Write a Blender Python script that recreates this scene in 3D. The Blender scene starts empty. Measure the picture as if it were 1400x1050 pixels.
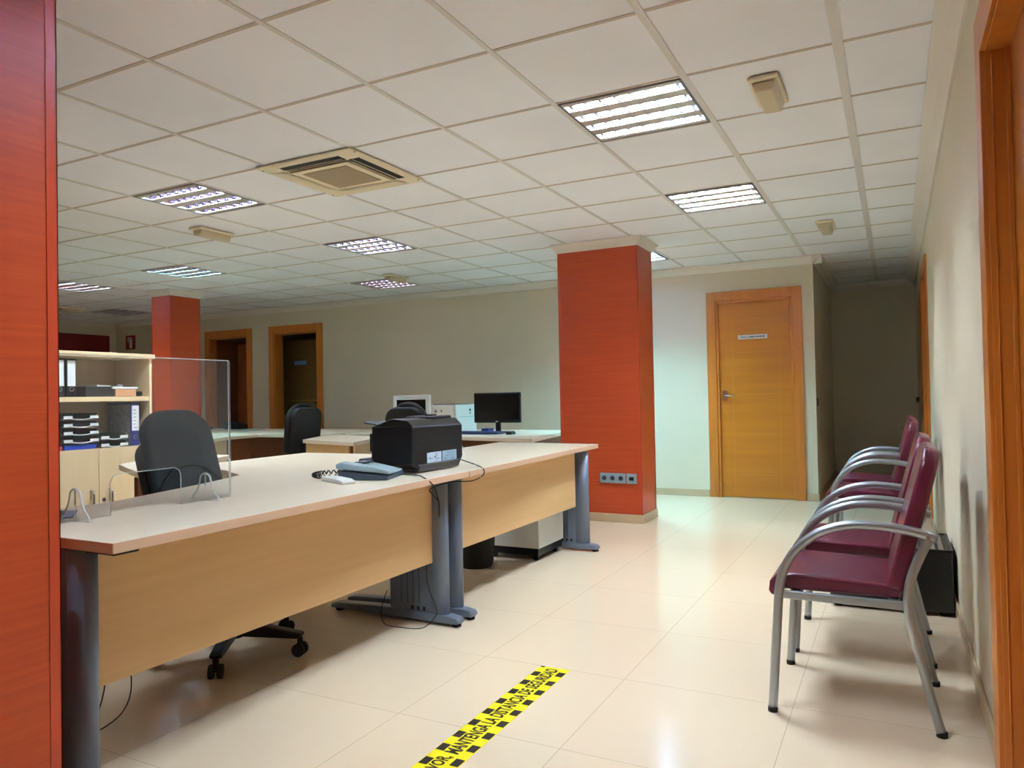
import bpy, bmesh, math, random
from mathutils import Vector, Matrix
random.seed(7)
C = bpy.context.scene.collection
PI = math.pi
# ---------------------------------------------------------------- camera, world, exposure
def setup_camera():
    yaw, pitch, roll = math.radians(27.3395), math.radians(0.9545), math.radians(-1.085)
    cy, sy = math.cos(yaw), math.sin(yaw)
    f = Vector((-sy*math.cos(pitch), cy*math.cos(pitch), math.sin(pitch)))
    r0 = Vector((cy, sy, 0)); u0 = r0.cross(f)
    r = r0*math.cos(roll) + u0*math.sin(roll); u = r.cross(f)
    cam = bpy.data.cameras.new('camera'); o = bpy.data.objects.new('camera', cam); C.objects.link(o)
    m = Matrix((r, u, -f)).transposed().to_4x4(); m.translation = Vector((0.1647, -2.5124, 1.10))
    o.matrix_world = m
    cam.sensor_width = 36; cam.lens = 1012.3/1400*36; cam.clip_start = 0.02
    bpy.context.scene.camera = o
setup_camera()
sc = bpy.context.scene
sc.view_settings.view_transform = 'Standard'; sc.view_settings.look = 'None'
sc.view_settings.gamma = 1; sc.view_settings.use_curve_mapping = False
sc.view_settings.exposure = 1.65
w = bpy.data.worlds.new('world'); sc.world = w; w.use_nodes = True
w.node_tree.nodes['Background'].inputs[0].default_value = (1.0, 0.9, 0.8, 1); w.node_tree.nodes['Background'].inputs[1].default_value = 0.02
LAMP = 152.0
CZ = 2.44
# ---------------------------------------------------------------- materials
def lin(c): return tuple((v/255/12.92 if v/255 <= .04045 else ((v/255+.055)/1.055)**2.4) for v in c) + (1,)
MATS = {}
def mat(name, rgb, rough=.5, metal=0, var=0.0, scale=(6, 6, 6), coat=0, bump=0, spec=.5, rgb2=None, alpha=None, detail=4, trans=0, emit=None, es=0):
    if name in MATS: return MATS[name]
    m = bpy.data.materials.new(name); m.use_nodes = True; nt = m.node_tree; b = nt.nodes['Principled BSDF']
    b.inputs['Base Color'].default_value = lin(rgb); b.inputs['Roughness'].default_value = rough
    b.inputs['Metallic'].default_value = metal; b.inputs['Specular IOR Level'].default_value = spec
    if coat: b.inputs['Coat Weight'].default_value = coat; b.inputs['Coat Roughness'].default_value = .12
    if trans: b.inputs['Transmission Weight'].default_value = trans
    if emit: b.inputs['Emission Color'].default_value = emit; b.inputs['Emission Strength'].default_value = es
    if var or rgb2 or bump:
        tc = nt.nodes.new('ShaderNodeTexCoord'); mp = nt.nodes.new('ShaderNodeMapping'); mp.inputs['Scale'].default_value = scale
        nz = nt.nodes.new('ShaderNodeTexNoise'); nz.inputs['Scale'].default_value = 1; nz.inputs['Detail'].default_value = detail
        nt.links.new(tc.outputs['Object'], mp.inputs[0]); nt.links.new(mp.outputs[0], nz.inputs[0])
        if var or rgb2:
            rp = nt.nodes.new('ShaderNodeValToRGB'); e = rp.color_ramp.elements
            a = rgb2 or tuple(max(0, v*(1-var)) for v in rgb)
            c2 = tuple(min(255, v*(1+var)) for v in rgb) if not rgb2 else rgb
            e[0].position = .3; e[1].position = .7; e[0].color = lin(a); e[1].color = lin(c2)
            nt.links.new(nz.outputs[0], rp.inputs[0]); nt.links.new(rp.outputs[0], b.inputs['Base Color'])
        if bump:
            bp = nt.nodes.new('ShaderNodeBump'); bp.inputs['Strength'].default_value = bump; bp.inputs['Distance'].default_value = .004
            nt.links.new(nz.outputs[0], bp.inputs['Height']); nt.links.new(bp.outputs[0], b.inputs['Normal'])
    MATS[name] = m; return m
def grid_lines(m, px, ox, py, oy, wid, line_rgb, mix=.6, var=.03, rgb=(230, 214, 192)):
    nt = m.node_tree; b = nt.nodes['Principled BSDF']
    g = nt.nodes.new('ShaderNodeNewGeometry'); s = nt.nodes.new('ShaderNodeSeparateXYZ'); nt.links.new(g.outputs['Position'], s.inputs[0])
    outs = []; cells = []
    for k, (p, o) in enumerate(((px, ox), (py, oy))):
        a = nt.nodes.new('ShaderNodeMath'); a.operation = 'SUBTRACT'; nt.links.new(s.outputs[k], a.inputs[0]); a.inputs[1].default_value = o
        d = nt.nodes.new('ShaderNodeMath'); d.operation = 'DIVIDE'; nt.links.new(a.outputs[0], d.inputs[0]); d.inputs[1].default_value = p
        fl = nt.nodes.new('ShaderNodeMath'); fl.operation = 'FLOOR'; nt.links.new(d.outputs[0], fl.inputs[0]); cells.append(fl)
        r = nt.nodes.new('ShaderNodeMath'); r.operation = 'PINGPONG'; nt.links.new(d.outputs[0], r.inputs[0]); r.inputs[1].default_value = .5
        l = nt.nodes.new('ShaderNodeMath'); l.operation = 'LESS_THAN'; nt.links.new(r.outputs[0], l.inputs[0]); l.inputs[1].default_value = wid/p/2
        outs.append(l)
    mx = nt.nodes.new('ShaderNodeMath'); mx.operation = 'MAXIMUM'; nt.links.new(outs[0].outputs[0], mx.inputs[0]); nt.links.new(outs[1].outputs[0], mx.inputs[1])
    sm = nt.nodes.new('ShaderNodeMath'); sm.operation = 'MULTIPLY'; nt.links.new(mx.outputs[0], sm.inputs[0]); sm.inputs[1].default_value = mix
    cb = nt.nodes.new('ShaderNodeCombineXYZ'); nt.links.new(cells[0].outputs[0], cb.inputs[0]); nt.links.new(cells[1].outputs[0], cb.inputs[1])
    wn = nt.nodes.new('ShaderNodeTexWhiteNoise'); nt.links.new(cb.outputs[0], wn.inputs[0])
    nz = nt.nodes.new('ShaderNodeTexNoise'); nz.inputs['Scale'].default_value = 2.5; nt.links.new(g.outputs['Position'], nz.inputs[0])
    ad = nt.nodes.new('ShaderNodeMath'); ad.operation = 'ADD'; nt.links.new(wn.outputs[0], ad.inputs[0]); nt.links.new(nz.outputs[0], ad.inputs[1])
    rp = nt.nodes.new('ShaderNodeMapRange'); rp.inputs[1].default_value = 0; rp.inputs[2].default_value = 2; rp.inputs[3].default_value = 1-var; rp.inputs[4].default_value = 1+var
    nt.links.new(ad.outputs[0], rp.inputs[0])
    vm = nt.nodes.new('ShaderNodeVectorMath'); vm.operation = 'SCALE'; vm.inputs[0].default_value = lin(rgb)[:3]; nt.links.new(rp.outputs[0], vm.inputs['Scale'])
    mc = nt.nodes.new('ShaderNodeMixRGB'); nt.links.new(sm.outputs[0], mc.inputs[0]); nt.links.new(vm.outputs[0], mc.inputs[1]); mc.inputs[2].default_value = lin(line_rgb)
    nt.links.new(mc.outputs[0], b.inputs['Base Color'])
FLOOR = mat('polished_floor_tile', (228, 208, 180), .16, spec=.5)
grid_lines(FLOOR, .6125, -.1775, .6205, .232, .003, (140, 118, 92), .42, .02, (234, 212, 184))
WALL = mat('cream_wall_paint', (227, 215, 190), .65, var=.015, scale=(1.2, 1.2, 1.2))
WALLD = mat('wall_paint_darkened', (150, 132, 100), .8)  # wall tone darkened so the colour carries the rooms' dimness
CEIL = mat('ceiling_board', (244, 243, 246), .9, var=.02, scale=(1, 1, 1))
TBAR = mat('ceiling_tee_bar', (222, 216, 210), .5)
TBARX = mat('ceiling_tee_bar_brown', (200, 184, 168), .6)
COVE = mat('white_plaster_cove', (232, 222, 210), .7)
SKIRT = mat('stone_skirting', (205, 180, 145), .35, var=.03)
RED = mat('cherry_red_veneer', (196, 78, 36), .36, rgb2=(183, 66, 29), scale=(2.5, 2.5, 90), bump=.12)
REDT = mat('cherry_red_edging', (196, 72, 42), .3)
DOORW = mat('honey_door_wood', (196, 118, 34), .32, rgb2=(176, 100, 24), scale=(30, 30, 1.2))
DOORH = mat('honey_door_wood_crossgrain', (204, 126, 36), .34, rgb2=(192, 114, 30), scale=(1.2, 30, 12))
FRAMEW = mat('orange_frame_wood', (210, 128, 50), .32, rgb2=(196, 114, 40), scale=(20, 20, 1.5))
GROOVE = mat('door_groove', (208, 136, 52), .5)
BEECH = mat('beech_laminate', (224, 182, 130), .42, rgb2=(217, 174, 121), scale=(40, 1.3, 40))
BEECHX = mat('beech_laminate_along_x', (214, 172, 118), .42, rgb2=(206, 162, 108), scale=(1.3, 40, 40))
TOP = mat('beech_desktop_glare', (238, 222, 200), .28, rgb2=(233, 216, 192), scale=(40, 1.3, 40))  # beech lightened: ceiling glare on the desktops is put into the colour
EDGE = mat('beech_edge_band', (220, 180, 150), .4)
PALEW = mat('pale_maple_board', (228, 202, 160), .5, rgb2=(222, 194, 150), scale=(20, 20, 1.5))
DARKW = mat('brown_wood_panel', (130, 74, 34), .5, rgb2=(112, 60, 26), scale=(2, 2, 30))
LEGM = mat('blue_grey_leg_metal', (122, 132, 152), .38, metal=.3)
LEGD = mat('dark_slot', (26, 28, 34), .6)
SILV = mat('silver_tube', (168, 174, 180), .32, metal=.8)
CHROME = mat('brushed_chrome', (200, 200, 205), .25, metal=1)
VINYL = mat('burgundy_vinyl', (98, 24, 50), .27, var=.08, scale=(9, 9, 9), bump=.10, spec=.6)
BLK = mat('black_plastic', (7, 7, 9), .35)
BLKM = mat('matte_black', (4, 4, 6), .7)
BLKF = mat('dark_charcoal_fabric', (27, 37, 40), .85, bump=.3, scale=(300, 300, 300))
NAVYBLK = mat('navy_black_plastic', (6, 7, 14), .42)
RUB = mat('black_rubber', (8, 8, 8), .8)
WHT = mat('white_plastic', (225, 226, 222), .4)
IVORY = mat('aged_ivory_plastic', (234, 218, 186), .5)
GRYB = mat('pale_grey_blue_plastic', (150, 172, 180), .4)
GRYD = mat('dark_grey_plastic', (58, 62, 72), .5)
SCREEN = mat('black_screen', (5, 6, 8), .15)
PAPER = mat('white_paper', (226, 228, 230), .8)
INK = mat('dark_ink', (20, 20, 40), .8)
ACR = mat('acrylic_with_reflection_haze', (250, 252, 253), .02, trans=1.0); ACR.node_tree.nodes['Principled BSDF'].inputs['IOR'].default_value = 1.2; ACR.node_tree.nodes['Principled BSDF'].inputs['Transmission Weight'].default_value = .975  # slight white diffuse share stands in for bright reflections on the sheet
ACRE = mat('frosted_acrylic_edge', (244, 248, 250), .35, trans=.4)
ALU = mat('mirror_aluminium_louvre', (188, 184, 212), .10, metal=1)
ALUF = mat('satin_aluminium_strip', (205, 198, 186), .4, metal=.35)
BLADE = mat('lilac_grey_blade', (172, 164, 205), .08, metal=1)
HOUS = mat('lamp_housing', (120, 120, 122), .5)
YEL = mat('yellow_tape', (250, 232, 20), .45)
TBLK = mat('tape_black', (30, 18, 16), .5)
BLUE = mat('blue_card', (18, 34, 110), .45)
BLUB = mat('bright_blue_folder', (20, 70, 190), .5)
GREYC = mat('marbled_grey_card', (130, 132, 140), .7, var=.2, scale=(60, 60, 60))
PINKB = mat('salmon_card', (205, 150, 110), .7)
DRED = mat('dark_red_wood', (120, 14, 12), .5)
GRILL = mat('beige_filter_grille', (165, 145, 115), .8, var=.06, scale=(120, 120, 120))
DARKIN = mat('dark_interior', (26, 18, 12), .9)
OLIVE = mat('olive_brown_door', (118, 92, 36), .5)
SKYB = mat('pale_blue_label', (120, 160, 225), .6)
REDSIGN = mat('red_sign', (150, 26, 20), .5)
DIFF = mat('clouded_diffuser', (205, 190, 160), .3)
def lampmat(name, col, s):
    m = bpy.data.materials.new(name); m.use_nodes = True; b = m.node_tree.nodes['Principled BSDF']
    b.inputs['Base Color'].default_value = (.9, .9, .9, 1)
    b.inputs['Emission Color'].default_value = col + (1,); b.inputs['Emission Strength'].default_value = s
    return m
# ---------------------------------------------------------------- mesh helpers
class MB:
    def __init__(s): s.v = []; s.f = []; s.sm = []
    def add(s, vs, fs, smooth=False, M=None):
        n = len(s.v); s.v += [tuple(M @ Vector(v)) if M else tuple(v) for v in vs]
        s.f += [tuple(i+n for i in f) for f in fs]; s.sm += [smooth]*len(fs); return s
    def box(s, x0, x1, y0, y1, z0, z1, M=None):
        vs = [(x, y, z) for z in (z0, z1) for y in (y0, y1) for x in (x0, x1)]
        return s.add(vs, [(0, 2, 3, 1), (4, 5, 7, 6), (0, 1, 5, 4), (2, 6, 7, 3), (0, 4, 6, 2), (1, 3, 7, 5)], M=M)
    def prism(s, poly, a, b, axis='z', M=None, smooth=False):
        def P(p, t): return {'z': (p[0], p[1], t), 'y': (p[0], t, p[1]), 'x': (t, p[0], p[1])}[axis]
        n = len(poly); vs = [P(p, a) for p in poly] + [P(p, b) for p in poly]
        fs = [tuple(range(n-1, -1, -1)), tuple(range(n, 2*n))] + [(i, (i+1) % n, n+(i+1) % n, n+i) for i in range(n)]
        k = len(s.f); s.add(vs, fs, M=M)
        if smooth:
            for i in range(k+2, len(s.sm)): s.sm[i] = True
        return s
    def cyl(s, c, r, h, axis='z', n=20, r2=None, M=None):
        r2 = r if r2 is None else r2; vs = []
        for rr, t in ((r, 0), (r2, h)):
            for i in range(n):
                a = 2*PI*i/n; p, q = rr*math.cos(a), rr*math.sin(a)
                vs.append({'z': (c[0]+p, c[1]+q, c[2]+t), 'y': (c[0]+p, c[1]+t, c[2]+q), 'x': (c[0]+t, c[1]+p, c[2]+q)}[axis])
        k = len(s.f); s.add(vs, [tuple(range(n-1, -1, -1)), tuple(range(n, 2*n))] + [(i, (i+1) % n, n+(i+1) % n, n+i) for i in range(n)], M=M)
        for i in range(k+2, len(s.sm)): s.sm[i] = True
        return s
    def tube(s, pts, r, n=12, M=None, rz=None, spline=0):
        pts = [Vector(p) for p in pts]
        if spline:
            out = []
            for i in range(len(pts)-1):
                p0 = pts[max(i-1, 0)]; p1 = pts[i]; p2 = pts[i+1]; p3 = pts[min(i+2, len(pts)-1)]
                for k in range(spline):
                    t = k/spline
                    out.append(.5*((2*p1)+(-p0+p2)*t+(2*p0-5*p1+4*p2-p3)*t*t+(-p0+3*p1-3*p2+p3)*t**3))
            pts = out + [pts[-1]]
        vs = []; rr = r if isinstance(r, (list, tuple)) else None
        up = None
        for i, p in enumerate(pts):
            t = (pts[min(i+1, len(pts)-1)] - pts[max(i-1, 0)]).normalized()
            if up is None:
                up = Vector((0, 1, 0)) if abs(t.y) < .9 else Vector((1, 0, 0))
            a = (up - t*up.dot(t)).normalized(); b = t.cross(a); up = a
            R = r if not rr else rr[0] + (rr[1]-rr[0])*i/(len(pts)-1)
            for k in range(n):
                q = 2*PI*k/n; vs.append(p + a*R*math.cos(q)*(rz or 1) + b*R*math.sin(q))
        m = len(pts); fs = [tuple(range(n-1, -1, -1)), tuple(range((m-1)*n, m*n))]
        for i in range(m-1):
            for k in range(n): fs.append((i*n+k, i*n+(k+1) % n, (i+1)*n+(k+1) % n, (i+1)*n+k))
        j = len(s.f); s.add(vs, fs, M=M)
        for i in range(j+2, len(s.sm)): s.sm[i] = True
        return s
    def text(s, body, M, size=1, width=None, height=None, depth=0.0, bold=0, align=None):
        cu = bpy.data.curves.new('t', 'FONT'); cu.body = body; cu.size = size; cu.offset = bold; cu.resolution_u = 3
        o = bpy.data.objects.new('t', cu); C.objects.link(o)
        dg = bpy.context.evaluated_depsgraph_get(); me = bpy.data.meshes.new_from_object(o.evaluated_get(dg))
        vs = [v.co.copy() for v in me.vertices]; fs = [tuple(p.vertices) for p in me.polygons]
        bpy.data.objects.remove(o); bpy.data.curves.remove(cu); bpy.data.meshes.remove(me)
        x0 = min(v.x for v in vs); x1 = max(v.x for v in vs); y0 = min(v.y for v in vs); y1 = max(v.y for v in vs)
        sx = width/(x1-x0) if width else 1; sy = height/(y1-y0) if height else sx
        return s.add([((v.x-x0)*sx, (v.y-y0)*sy, depth) for v in vs], fs, M=M)
    def build(s, name, m, parent=None, world=False, bevel=0, seg=2, sub=0, label=None, angle=40, fixn=True):
        me = bpy.data.meshes.new(name)
        vs = s.v
        if parent is not None and world:
            inv = WM[parent.name].inverted(); vs = [tuple(inv @ Vector(v)) for v in vs]
        me.from_pydata(vs, [], s.f); me.polygons.foreach_set('use_smooth', s.sm)
        if fixn:
            bm = bmesh.new(); bm.from_mesh(me); bmesh.ops.recalc_face_normals(bm, faces=bm.faces[:]); bm.to_mesh(me); bm.free()
        me.materials.append(m); me.update()
        o = bpy.data.objects.new(name, me); C.objects.link(o); WM[o.name] = WM[parent.name].copy() if parent else Matrix()
        if parent: o.parent = parent
        if bevel:
            b = o.modifiers.new('bevel', 'BEVEL'); b.width = bevel; b.segments = seg; b.limit_method = 'ANGLE'; b.angle_limit = math.radians(angle)
            b.harden_normals = False
            for p in me.polygons: p.use_smooth = True
            wnm = o.modifiers.new('wn', 'WEIGHTED_NORMAL'); wnm.keep_sharp = True
        if sub:
            q = o.modifiers.new('sub', 'SUBSURF'); q.levels = sub; q.render_levels = sub
            for p in me.polygons: p.use_smooth = True
        if label: o['label'] = label
        return o
WM = {}
def thing(name, label, cat, loc=(0, 0, 0), rz=0, group=None):
    o = bpy.data.objects.new(name, None); C.objects.link(o); o.location = loc; o.rotation_euler = (0, 0, rz)
    o.empty_display_size = .1
    WM[o.name] = Matrix.Translation(loc) @ Matrix.Rotation(rz, 4, 'Z')
    o['label'] = label; o['category'] = cat
    if group: o['group'] = group
    return o
def tag(o, label, cat, group=None):
    o['label'] = label; o['category'] = cat
    if group: o['group'] = group
    return o
def struct(name, mb, m, **k):
    o = mb.build(name, m, **k); o['kind'] = 'structure'; return o
def sgroup(name, loc=(0, 0, 0)):
    o = bpy.data.objects.new(name, None); C.objects.link(o); o.location = loc; WM[o.name] = Matrix.Translation(loc); o['kind'] = 'structure'; return o
def copy_tree(o, loc=None, rz=None, label=None, parent=None):
    c = o.copy(); C.objects.link(c)
    if parent: c.parent = parent
    if loc is not None: c.location = loc
    if rz is not None: c.rotation_euler = (0, 0, rz)
    if label: c['label'] = label
    for ch in list(o.children): copy_tree(ch, parent=c)
    return c
# ================================================================ SETTING
XL, XR, YB, YF, HX, HY = -11.35, .41, 5.42, -3.6, -.535, 7.75
struct('floor', MB().box(XL-.15, XR+.4, YF-.1, HY+.15, -.1, 0), FLOOR)
# ceiling boards and tee bars; troffer cells are left open for the lamps
CELLS = [(-.9, .9), (-.9, 2.7), (-3.9, .9), (-3.9, 2.7), (-6.3, 2.7), (-8.1, 2.7), (-5.1, 4.5), (-2.1, 4.5), (-9.9, 4.5), (-.9, -.9)]
cellset = {(round((x-.3)/.6), round((y-.3)/.6)) for x, y in CELLS}
cb = MB()
for j in range(-7, 14):
    i = -20; run = None
    for i in range(-20, 3):
        hole = (i, j) in cellset
        if not hole and run is None: run = i
        if (hole or i == 2) and run is not None:
            cb.box(run*.6, (i if hole else i+1)*.6, j*.6, (j+1)*.6, CZ+.004, CZ+.03); run = None
struct('ceiling', cb, CEIL)
struct('ceiling_slab', MB().box(XL-.2, XR+.5, YF-.2, HY+.2, CZ+.16, CZ+.25), CEIL).name = 'ceiling_2'
tb = MB()
for i in range(-18, 2):
    hw = .019 if i == 0 else (.015 if i == -1 else .011)
    tb.box(i*.6-hw, i*.6+hw, YF, HY, CZ, CZ+.012)
struct('trim_1', tb, TBAR)
tb = MB()
for j in range(-5, 13):
    tb.box(XL, XR, j*.6-.009, j*.6+.009, CZ+.0015, CZ+.012)
struct('trim_2', tb, TBARX)
T = .15
# back wall with three door openings
def wall_with_openings_y(name, y0, y1, x0, x1, ops, m=WALL):
    b = MB(); x = x0
    for a, c, h in sorted(ops):
        b.box(x, a, y0, y1, 0, CZ+.05); b.box(a, c, y0, y1, h, CZ+.05); x = c
    b.box(x, x1, y0, y1, 0, CZ+.05)
    return struct(name, b, m)
D1 = (-1.50, -.74, 2.06); D2 = (-7.80, -6.98, 2.08); D3 = (-9.13, -8.33, 2.08)
wall_with_openings_y('wall_back', YB, YB+T, XL-T, HX, [D1, D2, D3])
struct('wall_hall_left', MB().box(HX-T, HX, YB+T, HY, 0, CZ+.05), WALL)
struct('wall_hall_end', MB().box(HX-T, XR+T, HY, HY+T, 0, CZ+.05), WALL)
struct('wall_left', MB().box(XL-T, XL, YF, YB, 0, CZ+.05), WALL)
struct('wall_front', MB().box(XL-T, XR+T, YF-T, YF, 0, CZ+.05), WALL)
b = MB()
ND = (-1.02, -.10, 2.03); FD = (4.30, 5.12, 2.08)
y = YF
for a, c, h in (ND, FD):
    b.box(XR, XR+T, y, a, 0, CZ+.05); b.box(XR, XR+T, a, c, h, CZ+.05); y = c
b.box(XR, XR+T, y, HY, 0, CZ+.05)
struct('wall_right', b, WALL)
# rooms behind the open doorways
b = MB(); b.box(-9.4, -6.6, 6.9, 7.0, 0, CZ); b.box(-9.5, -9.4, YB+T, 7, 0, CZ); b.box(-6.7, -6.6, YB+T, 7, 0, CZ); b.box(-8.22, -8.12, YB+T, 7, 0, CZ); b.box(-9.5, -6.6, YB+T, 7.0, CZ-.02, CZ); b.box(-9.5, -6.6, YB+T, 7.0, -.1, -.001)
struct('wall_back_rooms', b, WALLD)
# cornices (cove profile)
def cove_profile(): 
    return [(0, 0), (0, -.075), (.012, -.078), (.03, -.06), (.05, -.038), (.075, -.022), (.092, -.012), (.092, 0)]
def cove(name, axis, at, a, b_, sgn):
    pr = [(at+sgn*p, CZ+.001+q) for p, q in cove_profile()]
    mb = MB()
    if axis == 'x': mb.prism(pr, a, b_, axis='x')   # runs along x; profile in (y,z)
    else: mb.prism(pr, a, b_, axis='y')             # runs along y; profile in (x,z)
    struct(name, mb, COVE)
cove('trim_3', 'x', YB, XL, HX+.09, -1)
cove('trim_4', 'y', XR, YF, HY, -1)
cove('trim_5', 'y', HX, YB-.09, HY, 1)
cove('trim_6', 'x', HY, HX, XR, -1)
cove('trim_7', 'y', XL, YF, YB, 1)
# baseboards
b = MB()
for a, c in ((XL, D3[0]-.1), (D3[1]+.1, D2[0]-.1), (D2[1]+.1, D1[0]-.1), (D1[1]+.1, HX+.012)): b.box(a, c, YB-.012, YB, 0, .075)
struct('baseboard_back', b, SKIRT, bevel=.003)
struct('baseboard_hall_left', MB().box(HX, HX+.012, YB, HY, 0, .075), SKIRT)
b = MB(); b.box(XR-.012, XR, YF, ND[0]-.1, 0, .075); b.box(XR-.012, XR, ND[1]+.13, FD[0]-.1, 0, .075); b.box(XR-.012, XR, FD[1]+.1, HY, 0, .075)
struct('baseboard_right', b, SKIRT, bevel=.003)
struct('baseboard_left', MB().box(XL, XL+.012, YF, YB, 0, .075), SKIRT)
struct('baseboard_hall_end', MB().box(HX, XR, HY-.012, HY, 0, .075), SKIRT)
# ---------------------------------------------------------------- doors
def frame_y(parent, op, aw=.095, yb=YB, m=FRAMEW, depth=T):
    a, c, h = op; b = MB()
    b.box(a-aw, a, yb-.016, yb, 0, h+aw); b.box(c, c+aw, yb-.016, yb, 0, h+aw); b.box(a, c, yb-.016, yb, h, h+aw)
    b.box(a-.001, a+.025, yb-.004, yb+depth, 0, h); b.box(c-.025, c+.001, yb-.004, yb+depth, 0, h); b.box(a, c, yb-.004, yb+depth, h-.025, h+.001)
    b.build('door_frame', m, parent, world=True, bevel=.003)
def handle_y(parent, x, y, z, dirx=1):
    b = MB(); b.box(x-.02, x+.02, y-.008, y, z-.05, z+.05); b.cyl((x, y-.045, z), .009, .04, 'y'); b.tube([(x, y-.045, z), (x+dirx*.03, y-.05, z), (x+dirx*.11, y-.048, z-.004)], .009, 10)
    b.build('door_handle', CHROME, parent, world=True)
d = sgroup('door_1', (-1.12, YB, 0)); frame_y(d, D1)
lf = MB().box(D1[0]+.022, D1[1]-.022, YB+.02, YB+.06, .006, D1[2]-.022).build('door_leaf', DOORH, d, world=True)
g = MB()
for z in (.24, .66, 1.075, 1.51, 1.90): g.box(D1[0]+.20, D1[1]-.18, YB+.0185, YB+.021, z, z+.005)
for x in (D1[0]+.16, D1[1]-.14): g.box(x, x+.003, YB+.0185, YB+.021, .05, 2.0)
g.build('inlay_line', GROOVE, d, world=True)
handle_y(d, D1[0]+.075, YB+.02, 1.065)
sg = MB().box(-1.28, -.985, YB+.016, YB+.02, 1.648, 1.692).build('door_sign', PAPER, d, world=True)
t = MB()
def strokes(t, x0, x1, z, y, h, n):   # unreadable small print as on the sign
    x = x0
    while x < x1:
        wd = random.uniform(.008, .02); t.box(x, min(x+wd, x1), y-.0012, y, z-h*random.uniform(.35, .5), z+h*random.uniform(.35, .5)); x += wd+.004
strokes(t, -1.25, -1.195, 1.668, YB+.016, .012, 0); t.box(-1.183, -1.178, YB+.0148, YB+.016, 1.662, 1.677); strokes(t, -1.165, -1.115, 1.669, YB+.016, .014, 0); strokes(t, -1.108, -1.01, 1.671, YB+.016, .014, 0)
t.build('sign_lettering', INK, sg, world=True) if False else t.build('sign_lettering', INK, d, world=True)
# open doorways on the left
d = sgroup('door_2', (-7.4, YB, 0)); frame_y(d, D2)
b = MB().box(-8.06, -7.24, 5.86, 5.90, .01, 2.0); b.build('door_leaf', OLIVE, d, world=True)
MB().box(-7.92, -7.36, 5.857, 5.86, 1.095, 1.105).build('inlay_line', GROOVE, d, world=True)
MB().box(-7.83, -7.60, 5.856, 5.86, 1.632, 1.69).build('door_sign', SKYB, d, world=True)
b = MB(); b.cyl((-7.36, 5.81, 1.06), .012, .05, 'y'); b.tube([(-7.36, 5.815, 1.06), (-7.46, 5.81, 1.06)], .009); b.build('door_handle', BLK, d, world=True)
d = sgroup('door_3', (-8.73, YB, 0)); frame_y(d, D3)
MB().box(D3[0]+.025, D3[0]+.065, YB+.1, YB+.9, .006, 2.05).build('door_leaf', DARKW, d, world=True)
MB().box(-9.1, -8.55, 5.9, 5.94, .006, 2.0).build('inner_partition', mat('rust_brown_wood', (150, 84, 36), .5), d, world=True)
# right wall doors
def frame_x(parent, op, aw=.11, aw2=None, leafx=.055):
    a, c, h = op; b = MB(); x = XR
    b.box(x-.016, x, a-aw, a, 0, h+aw); b.box(x-.016, x, c, c+aw, 0, h+aw); b.box(x-.016, x, a, c, h, h+aw)
    b.box(x-.004, x+T, a-.001, a+.004, 0, h); b.box(x-.004, x+T, c-.004, c+.001, 0, h); b.box(x-.004, x+T, a, c, h-.004, h+.001)
    b.box(x+leafx-.012, x+leafx, c-.016, c-.003, 0, h); b.box(x+.010, x+.014, c-.007, c-.003, 0, h)
    b.build('door_frame', FRAMEW, parent, world=True, bevel=.003)
    MB().box(x+leafx, x+leafx+.04, a+.006, c-.006, .006, h-.006).build('door_leaf', DOORW, parent, world=True)
d = sgroup('door_4', (XR, 4.7, 0)); frame_x(d, FD, .09)
d = sgroup('door_5', (XR, -.6, 0)); frame_x(d, ND, .125)
d = sgroup('door_6', (XL, 4.9, 0))
MB().box(XL, XL+.05, 3.4, 5.27, .01, 2.22).build('door_leaf', DRED, d, world=True, bevel=.01)
# hall fittings
b = MB().box(HX, HX+.008, 5.50, 5.58, .945, 1.025); o = b.build('light_switch', BLK, bevel=.003); tag(o, 'small dark light switch on the hallway wall just past the corner', 'switch')
kn = MB(); kn.cyl((XR-.05, 6.0, .99), .028, .05, 'x'); kn.box(XR-.002, XR, 5.55, 6.1, 0, 2.05)
d = sgroup('door_7', (XR, 5.9, 0)); kn2 = MB().cyl((XR-.06, 6.0, .99), .026, .03, 'x').build('door_handle', BLK, d, world=True); MB().box(XR-.012, XR-.001, 5.4, 6.2, .01, 2.05).build('door_leaf', DOORW, d, world=True)
# fire extinguisher sign
s0 = thing('fire_extinguisher_sign', 'small red fire extinguisher sign on the back wall left of the far red pillar', 'sign', (-11.0, YB, 2.1))
MB().box(-11.1, -10.86, YB-.006, YB, 1.99, 2.22).build('plate', REDSIGN, s0, world=True)
b = MB(); b.box(-11.0, -10.94, YB-.008, YB-.006, 2.01, 2.16); b.box(-11.03, -10.95, YB-.008, YB-.006, 2.17, 2.185); b.box(-11.045, -11.03, YB-.008, YB-.006, 2.1, 2.185)
b.build('pictogram', PAPER, s0, world=True)
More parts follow.
